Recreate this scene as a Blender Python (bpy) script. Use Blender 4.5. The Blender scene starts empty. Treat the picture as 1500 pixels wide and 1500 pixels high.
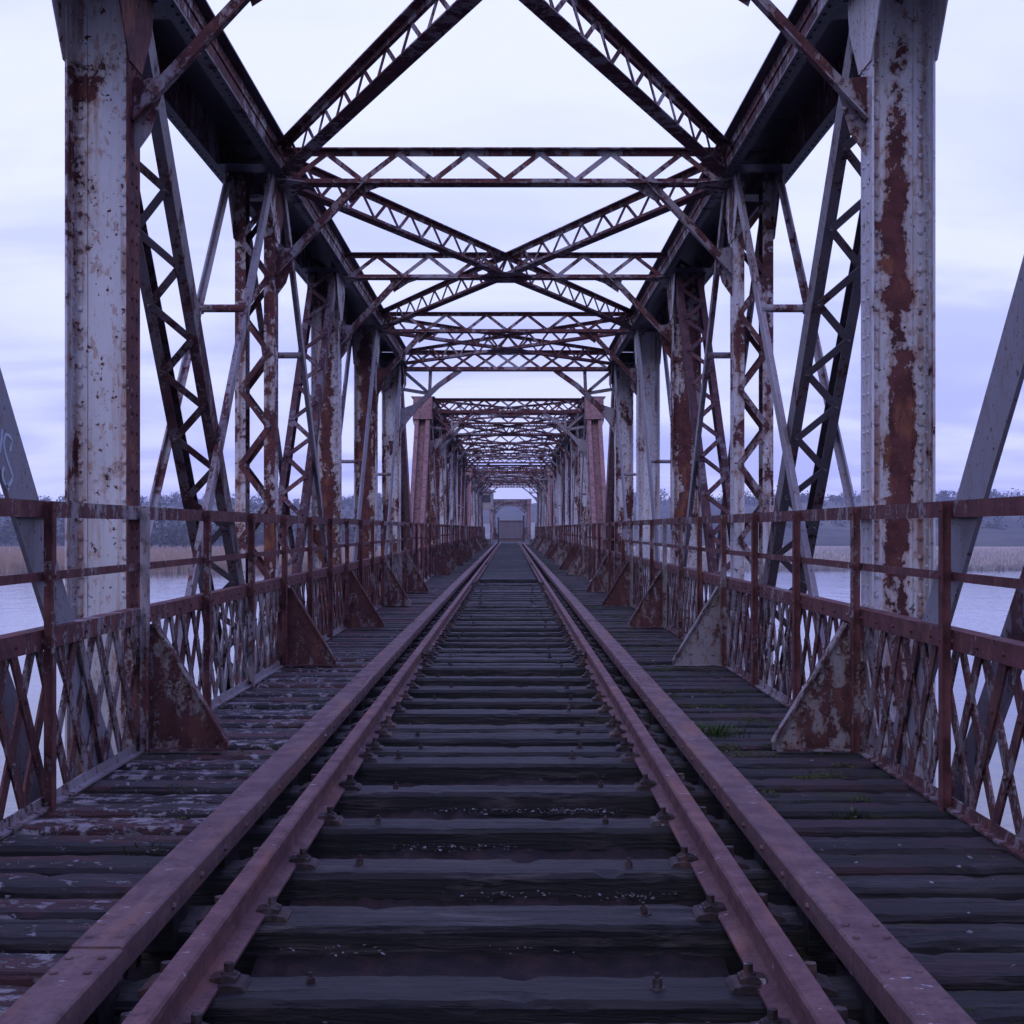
import bpy, bmesh, math, random
from mathutils import Vector as V, noise as mnoise

RN = random.Random(11)
SC = bpy.context.scene
COL = SC.collection
PI = math.pi

# ------------------------------------------------------------------ dimensions
P = 5.42                      # panel length of the trusses
NP = 8                        # panels in a span
L = NP * P
Y0 = 14.37 - 4 * P            # start of the span the camera stands in
GAP = 0.40
CZ = 1.38                     # camera height above the walkway boards
CX = 0.065
XC = 2.5                      # truss centre line
ZC0, ZC1 = 4.86, 5.235        # top chord, underside and top
ZB = -1.1                     # lower panel points
WATER = -7.0

# ------------------------------------------------------------------ mesh helper
class MB:
    def __init__(s):
        s.v = []; s.f = []
    def add(s, vs, fs):
        b = len(s.v)
        s.v += [tuple(v) for v in vs]
        s.f += [tuple(b + i for i in f) for f in fs]
    def box(s, x0, x1, y0, y1, z0, z1):
        s.add([(x0,y0,z0),(x1,y0,z0),(x1,y1,z0),(x0,y1,z0),(x0,y0,z1),(x1,y0,z1),(x1,y1,z1),(x0,y1,z1)],
              [(3,2,1,0),(4,5,6,7),(0,1,5,4),(1,2,6,5),(2,3,7,6),(3,0,4,7)])
    def prism(s, prof, p0, p1, u, w):
        n = len(prof); u = V(u); w = V(w); p0 = V(p0); p1 = V(p1)
        vs = [p0 + u*a + w*b for a, b in prof] + [p1 + u*a + w*b for a, b in prof]
        fs = [tuple(range(n-1, -1, -1)), tuple(range(n, 2*n))]
        fs += [(i, (i+1) % n, n + (i+1) % n, n + i) for i in range(n)]
        s.add(vs, fs)
    def bar(s, p0, p1, n, w, t, off=0.0):
        """flat bar: width w across, thickness t along n"""
        p0 = V(p0); p1 = V(p1); a = (p1 - p0).normalized(); n = V(n)
        n = (n - a * n.dot(a)).normalized(); q = a.cross(n)
        s.prism([(-w/2, off-t/2), (w/2, off-t/2), (w/2, off+t/2), (-w/2, off+t/2)], p0, p1, q, n)
    def angle(s, p0, p1, n, w1, w2, t):
        """L section: leg w1 across, leg w2 along n"""
        p0 = V(p0); p1 = V(p1); a = (p1 - p0).normalized(); n = V(n)
        n = (n - a * n.dot(a)).normalized(); q = a.cross(n)
        s.prism([(0,0),(w1,0),(w1,t),(t,t),(t,w2),(0,w2)], p0, p1, q, n)
    def tube(s, p0, p1, r, seg=10, r1=None):
        p0 = V(p0); p1 = V(p1); a = (p1-p0).normalized(); r1 = r if r1 is None else r1
        h = V((0,0,1)) if abs(a.z) < .9 else V((1,0,0))
        u = a.cross(h).normalized(); w = a.cross(u)
        vs = [p0 + (u*math.cos(2*PI*i/seg) + w*math.sin(2*PI*i/seg))*r for i in range(seg)]
        vs += [p1 + (u*math.cos(2*PI*i/seg) + w*math.sin(2*PI*i/seg))*r1 for i in range(seg)]
        s.add(vs, [tuple(range(seg-1,-1,-1)), tuple(range(seg, 2*seg))] +
              [(i, (i+1) % seg, seg+(i+1) % seg, seg+i) for i in range(seg)])
    def rivet(s, p, n, r=.017, h=.012):
        p = V(p); n = V(n); k = V((0,0,1)) if abs(n.z) < .9 else V((0,1,0))
        u = n.cross(k).normalized(); w = n.cross(u)
        vs = []
        for rr, hh in ((r, 0), (r*.78, h*.7)):
            vs += [p + n*hh + (u*math.cos(PI*i/3) + w*math.sin(PI*i/3))*rr for i in range(6)]
        vs.append(p + n*h)
        s.add(vs, [(i, (i+1) % 6, 6+(i+1) % 6, 6+i) for i in range(6)] + [(6+i, 6+(i+1) % 6, 12) for i in range(6)])
    def poly(s, pts, n, t):
        """polygon plate, thickness t along n"""
        k = len(pts); n = V(n); pts = [V(p) for p in pts]
        s.add([p for p in pts] + [p + n*t for p in pts],
              [tuple(range(k-1,-1,-1)), tuple(range(k, 2*k))] + [(i, (i+1) % k, k+(i+1) % k, k+i) for i in range(k)])
    def mesh(s, name, mat, smooth=False):
        me = bpy.data.meshes.new(name)
        me.from_pydata(s.v, [], s.f)
        bm = bmesh.new(); bm.from_mesh(me)
        bmesh.ops.recalc_face_normals(bm, faces=bm.faces[:])
        bm.to_mesh(me); bm.free()
        me.materials.append(mat)
        if smooth:
            for p in me.polygons: p.use_smooth = True
        return me

def put(name, me, parent=None, loc=(0,0,0), rust=.5, tone=.5):
    o = bpy.data.objects.new(name, me); COL.objects.link(o)
    o.parent = parent; o.location = loc; o.color = (rust, tone, RN.random(), 1)
    return o
def build(mb, name, mat, parent=None, loc=(0,0,0), rust=.5, tone=.5, smooth=False):
    return put(name, mb.mesh(name, mat, smooth), parent, loc, rust, tone)
def tag(o, label, cat, group=None, kind=None):
    o['label'] = label; o['category'] = cat
    if group: o['group'] = group
    if kind: o['kind'] = kind
    return o
def structure(o):
    o['kind'] = 'structure'; return o
def empty(name, loc=(0,0,0)):
    o = bpy.data.objects.new(name, None); COL.objects.link(o); o.location = loc
    o.empty_display_size = .2
    return o
def rand_rust(a=.2, b=.8): return RN.uniform(a, b)
def copy_tree(o, parent=None, rng=None):
    c = o.copy(); COL.objects.link(c); c.parent = parent
    if c.type == 'MESH':
        k = list(c.color)
        if rng: k[0] = min(1, max(0, k[0] + RN.uniform(-rng, rng)))
        k[2] = RN.random(); c.color = k
    for ch in list(o.children): copy_tree(ch, c, rng)
    return c

# ------------------------------------------------------------------ materials
class NT:
    def __init__(s, name):
        s.m = bpy.data.materials.new(name); s.m.use_nodes = True
        s.t = s.m.node_tree; s.t.nodes.clear()
        s.out = s.t.nodes.new('ShaderNodeOutputMaterial')
        s.b = s.t.nodes.new('ShaderNodeBsdfPrincipled')
        s.t.links.new(s.b.outputs[0], s.out.inputs[0])
    def n(s, typ, **kw):
        x = s.t.nodes.new(typ)
        for k, v in kw.items(): setattr(x, k, v)
        return x
    def l(s, a, b): s.t.links.new(a, b)
    def val(s, sock, v):
        if hasattr(v, 'links'): s.l(v, sock)
        else: sock.default_value = v
    def pos(s, scale=(1,1,1), obj=False):
        if obj:
            g = s.n('ShaderNodeTexCoord').outputs['Object']
        else:
            g = s.n('ShaderNodeNewGeometry').outputs['Position']
        m = s.n('ShaderNodeMapping'); m.inputs['Scale'].default_value = scale
        s.l(g, m.inputs['Vector']); return m.outputs[0]
    def noise(s, vec, scale, detail=4, rough=.55, dist=0):
        x = s.n('ShaderNodeTexNoise'); s.l(vec, x.inputs['Vector'])
        x.inputs['Scale'].default_value = scale; x.inputs['Detail'].default_value = detail
        x.inputs['Roughness'].default_value = rough; x.inputs['Distortion'].default_value = dist
        return x.outputs['Fac']
    def ma(s, op, a, b=0.0, c=0.0, clamp=False):
        x = s.n('ShaderNodeMath', operation=op, use_clamp=clamp)
        s.val(x.inputs[0], a); s.val(x.inputs[1], b); s.val(x.inputs[2], c); return x.outputs[0]
    def step(s, v, a, b, lo=0.0, hi=1.0):
        x = s.n('ShaderNodeMapRange'); x.interpolation_type = 'SMOOTHSTEP'
        s.val(x.inputs[0], v); s.val(x.inputs[1], a); s.val(x.inputs[2], b)
        x.inputs[3].default_value = lo; x.inputs[4].default_value = hi; return x.outputs[0]
    def mix(s, f, a, b):
        x = s.n('ShaderNodeMix', data_type='RGBA')
        s.val(x.inputs[0], f)
        for sk, v in ((x.inputs[6], a), (x.inputs[7], b)):
            if hasattr(v, 'links'): s.l(v, sk)
            else: sk.default_value = (*v, 1)
        return x.outputs[2]
    def bump(s, h, strength=.5, dist=.01, normal=None):
        x = s.n('ShaderNodeBump'); s.l(h, x.inputs['Height'])
        x.inputs['Strength'].default_value = strength; x.inputs['Distance'].default_value = dist
        if normal: s.l(normal, x.inputs['Normal'])
        return x.outputs[0]
    def info(s):
        oi = s.n('ShaderNodeObjectInfo'); sp = s.n('ShaderNodeSeparateColor')
        s.l(oi.outputs['Color'], sp.inputs[0]); return sp.outputs
    def done(s, col, rough=.7, normal=None, spec=.35):
        s.val(s.b.inputs['Base Color'], col if hasattr(col, 'links') else (*col, 1))
        s.val(s.b.inputs['Roughness'], rough)
        s.b.inputs['Specular IOR Level'].default_value = spec
        if normal: s.l(normal, s.b.inputs['Normal'])
        return s.m

def steel(name, paint, primer, orange, bias=.0, scale=2.6, streak=.45, spots=.635, core=False):
    """old paint flaking off red lead and rust; object colour R moves the balance"""
    t = NT(name)
    p = t.pos((1, 1, streak)); q = t.pos()
    o = t.info()
    n1 = t.noise(p, scale, 9, .66, .4)
    n2 = t.noise(p, .55, 3, .5)
    n3 = t.noise(q, scale * 4.5, 6, .65, .3)
    n = t.ma('ADD', t.ma('ADD', t.ma('MULTIPLY', n1, .5), t.ma('MULTIPLY', n2, .28)), t.ma('MULTIPLY', n3, .22))
    if core:      # rust that has eaten down the middle of the web plate
        tc = t.n('ShaderNodeTexCoord'); sx = t.n('ShaderNodeSeparateXYZ'); t.l(tc.outputs['Object'], sx.inputs[0])
        ax = t.ma('ABSOLUTE', sx.outputs[0]); wob = t.ma('MULTIPLY', t.ma('SUBTRACT', t.noise(p, 2.1, 5, .6), .5), .22)
        mid = t.step(t.ma('ADD', ax, wob), .0, .16, 1.0, -.6)
        gg = t.ma('MAXIMUM', t.ma('SUBTRACT', o[1], .5), 0.0)
        n = t.ma('ADD', n, t.ma('MULTIPLY', mid, t.ma('MULTIPLY', gg, .17)))
        fl = t.ma('GREATER_THAN', sx.outputs[0], .1835)      # one flange gone to red lead
        n = t.ma('ADD', n, t.ma('MULTIPLY', fl, t.ma('MULTIPLY', t.ma('MAXIMUM', t.ma('SUBTRACT', .5, o[1]), 0.0), .36)))
    n = t.ma('ADD', n, t.ma('MULTIPLY', t.ma('SUBTRACT', o[0], .5), .42))
    n = t.ma('ADD', n, bias)
    peel = t.step(n, .535, .55)
    edge = t.ma('SUBTRACT', t.step(n, .47, .55), peel, clamp=True)
    sp = t.noise(q, 26, 4, .6)
    spot = t.step(sp, spots, spots + .03)
    run = t.step(t.noise(t.pos((22, 22, 1.1)), 1, 5, .6), .5, .72)
    fine = t.noise(q, 55, 4, .6)
    big = t.noise(p, 1.1, 4, .6)
    pc = t.mix(t.step(big, .35, .7), paint, [c * .72 for c in paint])
    pc = t.mix(t.ma('MULTIPLY', run, .35), pc, [paint[0]*.62, paint[1]*.5, paint[2]*.42])
    pc = t.mix(t.ma('MULTIPLY', edge, t.ma('ADD', .38, t.ma('MULTIPLY', run, .6))), pc, orange)
    rc = t.mix(t.step(t.noise(q, 9, 6, .65), .4, .65), primer, [c * .5 for c in primer])
    rc = t.mix(t.step(t.noise(p, 6.3, 7, .66), .51, .68), rc, [(a*.55 + b*.45) for a, b in zip(orange, primer)])
    halo = t.step(t.noise(t.pos((26, 26, 13)), 1, 4, .6), spots - .09, spots + .02)
    pc = t.mix(t.ma('MULTIPLY', halo, .55), pc, orange)
    if core:      # rust weeping from the rivet rows
        rl = t.step(t.ma('ABSOLUTE', t.ma('SUBTRACT', ax, .137)), .012, .03, 1.0, 0.0)
        wk = t.step(t.noise(t.pos((9, 9, 1.6)), 1, 4, .6), .44, .62)
        pc = t.mix(t.ma('MULTIPLY', t.ma('MULTIPLY', rl, wk), .75), pc, [(a*.5 + b*.5) for a, b in zip(orange, primer)])
        sw = t.step(t.noise(t.pos((14, 14, .8)), 1, 5, .6), .5, .66)
        pc = t.mix(t.ma('MULTIPLY', sw, .34), pc, orange)
    chip = t.noise(q, 34, 5, .7, .3)
    left_on = t.ma('MULTIPLY', t.step(chip, .64, .66), t.step(n, .535, .64, 1, .35))
    peel = t.ma('MULTIPLY', peel, t.ma('SUBTRACT', 1.0, left_on))
    mask = t.ma('MAXIMUM', peel, spot)
    col = t.mix(mask, pc, rc)
    rim = t.ma('SUBTRACT', t.step(n, .515, .535), peel, clamp=True)
    col = t.mix(t.ma('MULTIPLY', t.step(n, .535, .56, 1, 0), t.ma('MULTIPLY', peel, .7)), col, [c * .3 for c in primer])
    h = t.ma('ADD', t.ma('ADD', t.ma('MULTIPLY', t.ma('SUBTRACT', 1.0, mask), .6), t.ma('MULTIPLY', rim, .5)), t.ma('MULTIPLY', fine, .35))
    rough = t.ma('ADD', .5, t.ma('MULTIPLY', mask, .35))
    return t.done(col, rough, t.bump(h, .7, .008))

PAINT = (.56, .56, .60); PRIMER = (.115, .036, .036); ORANGE = (.30, .12, .055)
M_POST = steel('flaking_grey_paint', PAINT, PRIMER, ORANGE, bias=.0, scale=3.2, core=True)
M_TRUSS = steel('weathered_truss_steel', (.27, .255, .285), (.105, .036, .040), (.22, .085, .055), bias=.035, scale=5.2)
M_DARK = steel('navy_shade_steel', (.028, .030, .052), (.055, .026, .036), (.10, .05, .05), bias=-.05)  # navy shade under the top chords, painted into the steel's base colour
M_DIAG = steel('dark_purple_brown_steel', (.13, .12, .14), (.075, .03, .036), (.17, .07, .05), bias=.02, scale=5)
M_PLATE = steel('dull_grey_plate', (.22, .22, .26), (.10, .042, .048), (.19, .085, .06), bias=-.01, scale=2.6)
M_RAILING = steel('red_lead_steel', (.27, .25, .27), (.125, .043, .045), (.19, .08, .055), bias=.085, scale=6)
M_LATTICE = steel('blistered_lattice_steel', (.25, .235, .25), (.095, .034, .034), (.18, .075, .05), bias=.05, scale=9)
M_END = steel('pink_weathered_end_post_steel', (.30, .22, .22), (.21, .115, .115), (.22, .13, .12), bias=.10)

def railmat(name, a, b, c):
    t = NT(name); q = t.pos(); s = t.pos((1, .12, 1))
    n = t.noise(q, 6, 6, .6); m = t.noise(s, 14, 5, .6)
    col = t.mix(t.step(n, .35, .68), a, b)
    col = t.mix(t.ma('MULTIPLY', t.step(m, .52, .7), .6), col, c)
    fl = t.noise(q, 38, 5, .7)
    col = t.mix(t.ma('MULTIPLY', t.step(fl, .5, .62), .5), col, [k * .45 for k in b])
    col = t.mix(t.ma('MULTIPLY', t.step(t.noise(t.pos((3, .5, 3)), 3, 4, .6), .52, .66), .5), col, (c[0]*1.1, c[1]*.75, c[2]*.55))
    col = t.mix(t.step(t.noise(t.pos((1, 2.2, 1)), 13, 3, .6), .69, .71), col, (.36, .35, .38))
    h = t.noise(q, 90, 4, .65)
    return t.done(col, t.step(n, .3, .7, .55, .8), t.bump(t.ma('ADD', h, fl), .6, .005))
M_RAIL = railmat('rusty_rail', (.155, .074, .074), (.105, .05, .055), (.21, .12, .11))
M_GUARD = railmat('rusty_guard_beam', (.15, .085, .085), (.105, .06, .065), (.20, .135, .125))
M_CLIP = railmat('rail_fixing', (.05, .034, .034), (.026, .017, .018), (.15, .13, .13))

def wood(name, dark, mid, light, paint=None, moss=0.0, red=None, pthr=.5, rough=0.0):
    t = NT(name); o = t.info()
    off = t.n('ShaderNodeCombineXYZ'); t.l(t.ma('MULTIPLY', o[2], 37.0), off.inputs[0]); t.l(t.ma('MULTIPLY', o[2], 11.0), off.inputs[1])
    def pp(scale):
        g = t.n('ShaderNodeNewGeometry').outputs['Position']
        m = t.n('ShaderNodeMapping'); m.inputs['Scale'].default_value = scale
        t.l(g, m.inputs['Vector']); t.l(off.outputs[0], m.inputs['Location']); return m.outputs[0]
    grain = t.noise(pp((2.4, 24, 30)), 1, 9, .72, .9)
    blot = t.noise(pp((1.3, 5, 5)), 1.6, 6, .6)
    col = t.mix(t.step(grain, .36, .66), dark, mid)
    col = t.mix(t.ma('MULTIPLY', t.step(blot, .40, .66), t.step(grain, .47, .58)), col, light)
    crack = t.step(t.noise(pp((1.1, 15, 20)), 1, 8, .68, .6), .57, .60)
    col = t.mix(crack, col, [k * .25 for k in dark])
    gain = t.ma('ADD', .55, t.ma('MULTIPLY', o[2], .9))
    hs = t.n('ShaderNodeHueSaturation'); t.l(gain, hs.inputs['Value']); t.l(col, hs.inputs['Color']); col = hs.outputs[0]
    h = t.ma('SUBTRACT', t.ma('MULTIPLY', grain, .8), t.ma('MULTIPLY', crack, 1.2))
    if red: col = t.mix(t.ma('MULTIPLY', t.step(t.noise(pp((.9, 2.2, 2.2)), 1.4, 6, .6), .5, .58), .75), col, red)
    if paint:
        pn = t.ma('ADD', t.noise(pp((4.0, 5.2, 5.2)), 2.7, 9, .68, .4), t.ma('MULTIPLY', t.ma('SUBTRACT', o[0], .5), .26))
        pm = t.step(pn, pthr, pthr + .018)
        pc = t.mix(t.step(t.noise(pp((1, 1, 1)), 7, 5, .6), .4, .65), paint, [c * .55 for c in paint])
        col = t.mix(pm, col, pc); h = t.ma('ADD', h, t.ma('MULTIPLY', pm, .9))
    if moss:
        mn = t.ma('ADD', t.noise(pp((1.2, 3, 3)), 2.4, 8, .7), t.ma('MULTIPLY', t.ma('SUBTRACT', o[1], .5), .3))
        mm = t.step(mn, .62 - moss, .70 - moss)
        col = t.mix(t.ma('MULTIPLY', mm, .85), col, (.036, .05, .012))
        h = t.ma('ADD', h, t.ma('MULTIPLY', mm, t.noise(t.pos(), 120, 3, .7)))
    return t.done(col, t.step(grain, .35, .7, .36 + rough, .62 + rough), t.bump(h, 1.0, .016), spec=.5)
M_SLEEPER = wood('dark_sleeper_timber', (.003, .0025, .0025), (.013, .011, .0105), (.066, .056, .052), moss=-.02, rough=.16)
M_PLANKL = wood('flaking_plank', (.012, .010, .011), (.034, .028, .028), (.07, .058, .058), paint=(.30, .275, .28), red=(.085, .028, .026), pthr=.565, moss=-.05, rough=.25)
M_PLANKR = wood('mossy_plank', (.006, .0055, .0065), (.017, .0145, .016), (.05, .044, .048), moss=.05, red=(.042, .018, .022), paint=(.2, .19, .2), pthr=.74, rough=.3)
M_BOARD = wood('grey_boarding', (.005, .0055, .006), (.014, .015, .016), (.04, .042, .042), moss=.02, rough=.3)

def simple(name, a, b, scale=5, rough=.8, bump=.4, vec=(1,1,1), spec=.35):
    t = NT(name); n = t.noise(t.pos(vec), scale, 6, .6)
    return t.done(t.mix(t.step(n, .35, .68), a, b), rough, t.bump(t.noise(t.pos(), scale * 9, 4, .6), bump, .01), spec)
M_FLOOR = simple('dirty_floor_plate', (.006, .005, .005), (.032, .015, .014), 11, .8, .9)
M_FLAKE = simple('loose_paint_flake', (.30, .29, .31), (.06, .05, .05), 40, .6)
M_GRAFF = simple('pale_blue_spray_paint', (.55, .68, .78), (.4, .52, .62), 20, .6, .1)
M_GRASS = simple('grass_blade', (.03, .07, .012), (.06, .10, .02), 30, .6, .1)
M_CONC = simple('old_iron_pier', (.16, .14, .14), (.09, .06, .06), 1.2, .85)
M_GATE = simple('brown_gate_boards', (.12, .06, .055), (.075, .04, .04), 2, .8, .3, (6, 1, .3))
M_GATEPOST = simple('gate_post_paint', (.035, .03, .045), (.06, .05, .06), 6)
M_HOARD = simple('pale_hoarding', (.50, .50, .56), (.36, .36, .42), 1.5, .7)
M_CABIN = simple('cabin_boards', (.28, .25, .24), (.17, .14, .14), 2, .8, .3, (5, 5, 1))
M_GLASS = simple('cabin_window', (.02, .025, .04), (.03, .035, .05), 2, .1, .02)
M_BIRD = simple('white_plumage', (.8, .8, .82), (.6, .6, .64), 8, .7, .1)

# ------------------------------------------------------------------ truss pieces
def post_mesh():
    b = MB(); z0, z1 = ZB, ZC0 - .003
    b.box(-.182, .182, -.006, .006, z0, z1)
    for s in (-1, 1):
        xa, xb = sorted((s*.183, s*.197)); b.box(xa, xb, -.14, .14, z0, z1)
        for t in (-1, 1):
            xa, xb = sorted((s*.095, s*.182)); ya, yb = sorted((t*.0065, t*.017)); b.box(xa, xb, ya, yb, z0 + .004, z1 - .004)
            xa, xb = sorted((s*.171, s*.1825)); ya, yb = sorted((t*.0175, t*.09)); b.box(xa, xb, ya, yb, z0 + .006, z1 - .006)
        # gusset plates under the chord
        xa = s*.1985
        b.poly([(xa, -.46, z1), (xa, .46, z1), (xa, .40, 4.62), (xa, .15, 4.28), (xa, -.15, 4.28), (xa, -.40, 4.62)], (s, 0, 0), .009)
    k = 0; z = .0
    while z < z1 - .1:
        for s in (-1, 1):
            for t in (-1, 1):
                b.rivet((s*.137, t*.017, z), (0, t, 0), .020, .018)
                b.rivet((s*.171, t*.052, z + .06), (-s, 0, 0), .013, .011)
                b.rivet((s*.197, t*.052, z + .06), (s, 0, 0), .014, .012)
        z += .12; k += 1
    return b.mesh('vertical_post', M_POST)

def channel(b, x, d, depth, p0, p1, q, t=.012, fl=.08):
    """C section whose web lies at x (facing out, sign d), flanges turned inwards"""
    for prof in ([(x, -depth/2), (x + d*t, -depth/2), (x + d*t, depth/2), (x, depth/2)],
                 [(x - d*fl, depth/2 - t), (x - d*.0005, depth/2 - t), (x - d*.0005, depth/2), (x - d*fl, depth/2)],
                 [(x - d*fl, -depth/2), (x - d*.0005, -depth/2), (x - d*.0005, -depth/2 + t), (x - d*fl, -depth/2 + t)]):
        b.prism(prof, p0, p1, (1, 0, 0), q)

def zigzag(b, fa, fb, n, normal, w, t, rivets=0.0, start=0):
    """lacing bars running to and fro between two lines given as functions of 0..1"""
    for i in range(n):
        u0, u1 = i / n, (i + 1) / n
        a, c = (fa(u0), fb(u1)) if (i + start) % 2 == 0 else (fb(u0), fa(u1))
        nn = V(normal) * (t * .52 * (1 if i % 2 else -1))
        b.bar(V(a) + nn, V(c) + nn, normal, w, t)
        if rivets:
            b.rivet(V(a) + V(normal) * (t*1.1), normal, rivets, rivets*.8)
            b.rivet(V(a) - V(normal) * (t*1.1), -V(normal), rivets, rivets*.8)

def mid_post():
    e = MB(); z0, z1 = ZB, ZC0 - .003
    legs = []
    for s in (-1, 1):
        m = MB(); channel(m, s*.187, s, .24, (0, 0, z0), (0, 0, z1), (0, 1, 0), .011, .095)
        z = .0
        while z < z1 - .1:
            for t in (-1, 1): m.rivet((s*.198, t*.06, z), (s, 0, 0), .014, .011)
            z += .14
        m.poly([(s*.1995, -.46, z1), (s*.1995, .46, z1), (s*.1995, .40, 4.62), (s*.1995, .15, 4.28), (s*.1995, -.15, 4.28), (s*.1995, -.40, 4.62)], (s, 0, 0), .008)
        legs.append(m)
    lacs = []
    for y, nrm in ((-.13, (0, -1, 0)), (.13, (0, 1, 0))):
        lac = MB()
        zigzag(lac, lambda u: (-.14, y, z0 + .1 + u*(z1 - z0 - .3)), lambda u: (.14, y, z0 + .1 + u*(z1 - z0 - .3)), 15, nrm, .055, .009, .014)
        lacs.append(lac.mesh('lacing', M_TRUSS))
    return [m.mesh('leg', M_POST) for m in legs], lacs

def laced_diag(pt, pb):
    a = (V(pb) - V(pt)).normalized(); q = V((1, 0, 0)).cross(a)
    if q.y > 0: q = -q          # towards the viewer's end
    legs = []
    for s in (-1, 1):
        m = MB(); channel(m, s*.168, s, .2, pt, pb, q, .012, .065); legs.append(m.mesh('leg', M_DIAG))
    lac = MB(); ln = (V(pb) - V(pt)).length
    n = int(ln / .31)
    zigzag(lac, lambda u: V(pt) + a*(ln*u) + V((-.135, 0, 0)) + q*.108, lambda u: V(pt) + a*(ln*u) + V((.135, 0, 0)) + q*.108, n, q, .058, .011, .016)
    return legs, lac.mesh('lacing', M_DIAG)

def spans_first():
    root = empty('bridge_span', (0, Y0, 0))
    me_post = post_mesh(); legs, lac = mid_post()
    yk = [k * P for k in range(NP + 1)]
    TOP = 5.02
    for s in (-1, 1):
        # ---- verticals
        for k in range(1, NP):
            r = .5
            if s < 0: r = {3: .455, 5: .60, 6: .60, 7: .62}.get(k, .55)
            else: r = {3: .575, 5: .56, 6: .42, 7: .58}.get(k, .55)
            if k != 4:
                put('vertical_post', me_post, root, (s*XC, yk[k], 0), r, {(1, 3): 1.0, (-1, 3): .0, (-1, 5): .9, (-1, 6): .8, (1, 5): .7}.get((s, k), .5))
            else:
                e = bpy.data.objects.new('laced_post', None); COL.objects.link(e); e.parent = root; e.location = (s*XC, yk[k], 0)
                for i, m in enumerate(legs): put('leg', m, e, rust=.52 if i == 0 else .58)
                [put('lacing', q_, e, rust=.55) for q_ in lac]
        # ---- top chord: cover plate, two webs, flange angles
        b = MB(); ya, yb = yk[1] - .35, yk[7] + .35
        sides = {-1: MB(), 1: MB()}
        b.box(-.345, .345, ya, yb, ZC1 - .014, ZC1)
        for t in (-1, 1):
            sp_ = sides[t]
            xa, xb = sorted((t*.236, t*.25)); sp_.box(xa, xb, ya + .002, yb - .002, ZC0 + .016, ZC1 - .0145)
            xa, xb = sorted((t*.2365, t*.345)); b.box(xa, xb, ya + .004, yb - .004, ZC0, ZC0 + .0155)
            xa, xb = sorted((t*.251, t*.264)); sp_.box(xa, xb, ya + .006, yb - .006, ZC0 + .017, ZC0 + .10)
            xa, xb = sorted((t*.251, t*.264)); sp_.box(xa, xb, ya + .006, yb - .006, ZC1 - .11, ZC1 - .016)
            y = ya + .1
            while y < yb:
                sp_.rivet((t*.264, y, ZC0 + .058), (t, 0, 0), .015, .012); sp_.rivet((t*.264, y, ZC1 - .058), (t, 0, 0), .015, .012)
                b.rivet((t*.31, y + .07, ZC0), (0, 0, -1), .015, .012)
                y += .15
        for k in range(1, NP):
            for f in (-.62, .62):
                y = yk[k] + f
                if ya < y < yb: b.box(-.234, .234, y - .16, y + .16, ZC0 + .002, ZC0 + .012)
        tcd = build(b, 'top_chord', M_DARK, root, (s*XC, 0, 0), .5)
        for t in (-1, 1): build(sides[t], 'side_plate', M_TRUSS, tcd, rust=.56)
        b = MB()
        for t in (-1, 1):
            xa, xb = sorted((t*.24, t*.27)); b.box(xa, xb, .1, L - .1, ZB - .25, ZB + .2)
        b.box(-.3, .3, .1, L - .1, ZB - .28, ZB - .252)
        build(b, 'bottom_chord', M_TRUSS, root, (s*XC, 0, 0), .6)
        # ---- laced main diagonals of the two middle panels
        for pt, pb in (((0, yk[3] + .12, TOP), (0, yk[4] + .02, ZB - .05)), ((0, yk[5] - .12, TOP), (0, yk[4] - .02, ZB - .05))):
            e = bpy.data.objects.new('laced_diagonal', None); COL.objects.link(e); e.parent = root; e.location = (s*XC, 0, 0)
            lg, lc = laced_diag(pt, pb)
            far = pt[1] > 4 * P
            for m in lg: put('leg', m, e, rust=.62 if far else .46)
            put('lacing', lc, e, rust=.62 if far else .45)
        # ---- counters of the two middle panels: pairs of light bars with a spacer tube
        for pt, pb in (((yk[4] - .20, TOP), (yk[3] - .3, ZB)), ((yk[4] + .20, TOP), (yk[5] + .3, ZB))):
            for t in (-1, 1):
                b = MB(); x = t*.226
                b.bar((x, pt[0], pt[1]), (x, pb[0], pb[1]), (1, 0, 0), .12, .014)
                b.bar((x - t*.03, pt[0], pt[1]), (x - t*.03, pb[0], pb[1]), (1, 0, 0), .014, .044)
                build(b, 'counter_bar', M_TRUSS, root, (s*XC, 0, 0), .36)
            u = .275; y = pt[0] + (pb[0] - pt[0])*u; z = pt[1] + (pb[1] - pt[1])*u
            b = MB(); b.tube((-.21, y, z), (.21, y, z), .036, 12)
            for t in (-1, 1): b.tube((t*.17, y, z), (t*.214, y, z), .052, 12)
            build(b, 'spacer_tube', M_TRUSS, root, (s*XC, 0, 0), .45)
        # ---- plate diagonals of the outer panels, in two planes
        for (ka, kb) in ((1, 2), (2, 3), (6, 5), (7, 6)):
            d_ = 1 if kb > ka else -1; pt = (yk[ka] + d_*.14, TOP); pb = (yk[kb] + d_*.24, ZB)
            for t in (-1, 1):
                b = MB(); x = t*.222
                b.bar((x, pt[0], pt[1]), (x, pb[0], pb[1]), (1, 0, 0), .31, .022)
                for f in range(1, 30):
                    pass
                build(b, 'diagonal_plate', M_PLATE, root, (s*XC, 0, 0), .40 if t*s < 0 else .5)
            u = .42; y = pt[0] + (pb[0] - pt[0])*u; z = pt[1] + (pb[1] - pt[1])*u
            b = MB(); b.tube((-.21, y, z), (.21, y, z), .03, 10)
            build(b, 'spacer_tube', M_TRUSS, root, (s*XC, 0, 0), .4)
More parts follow.
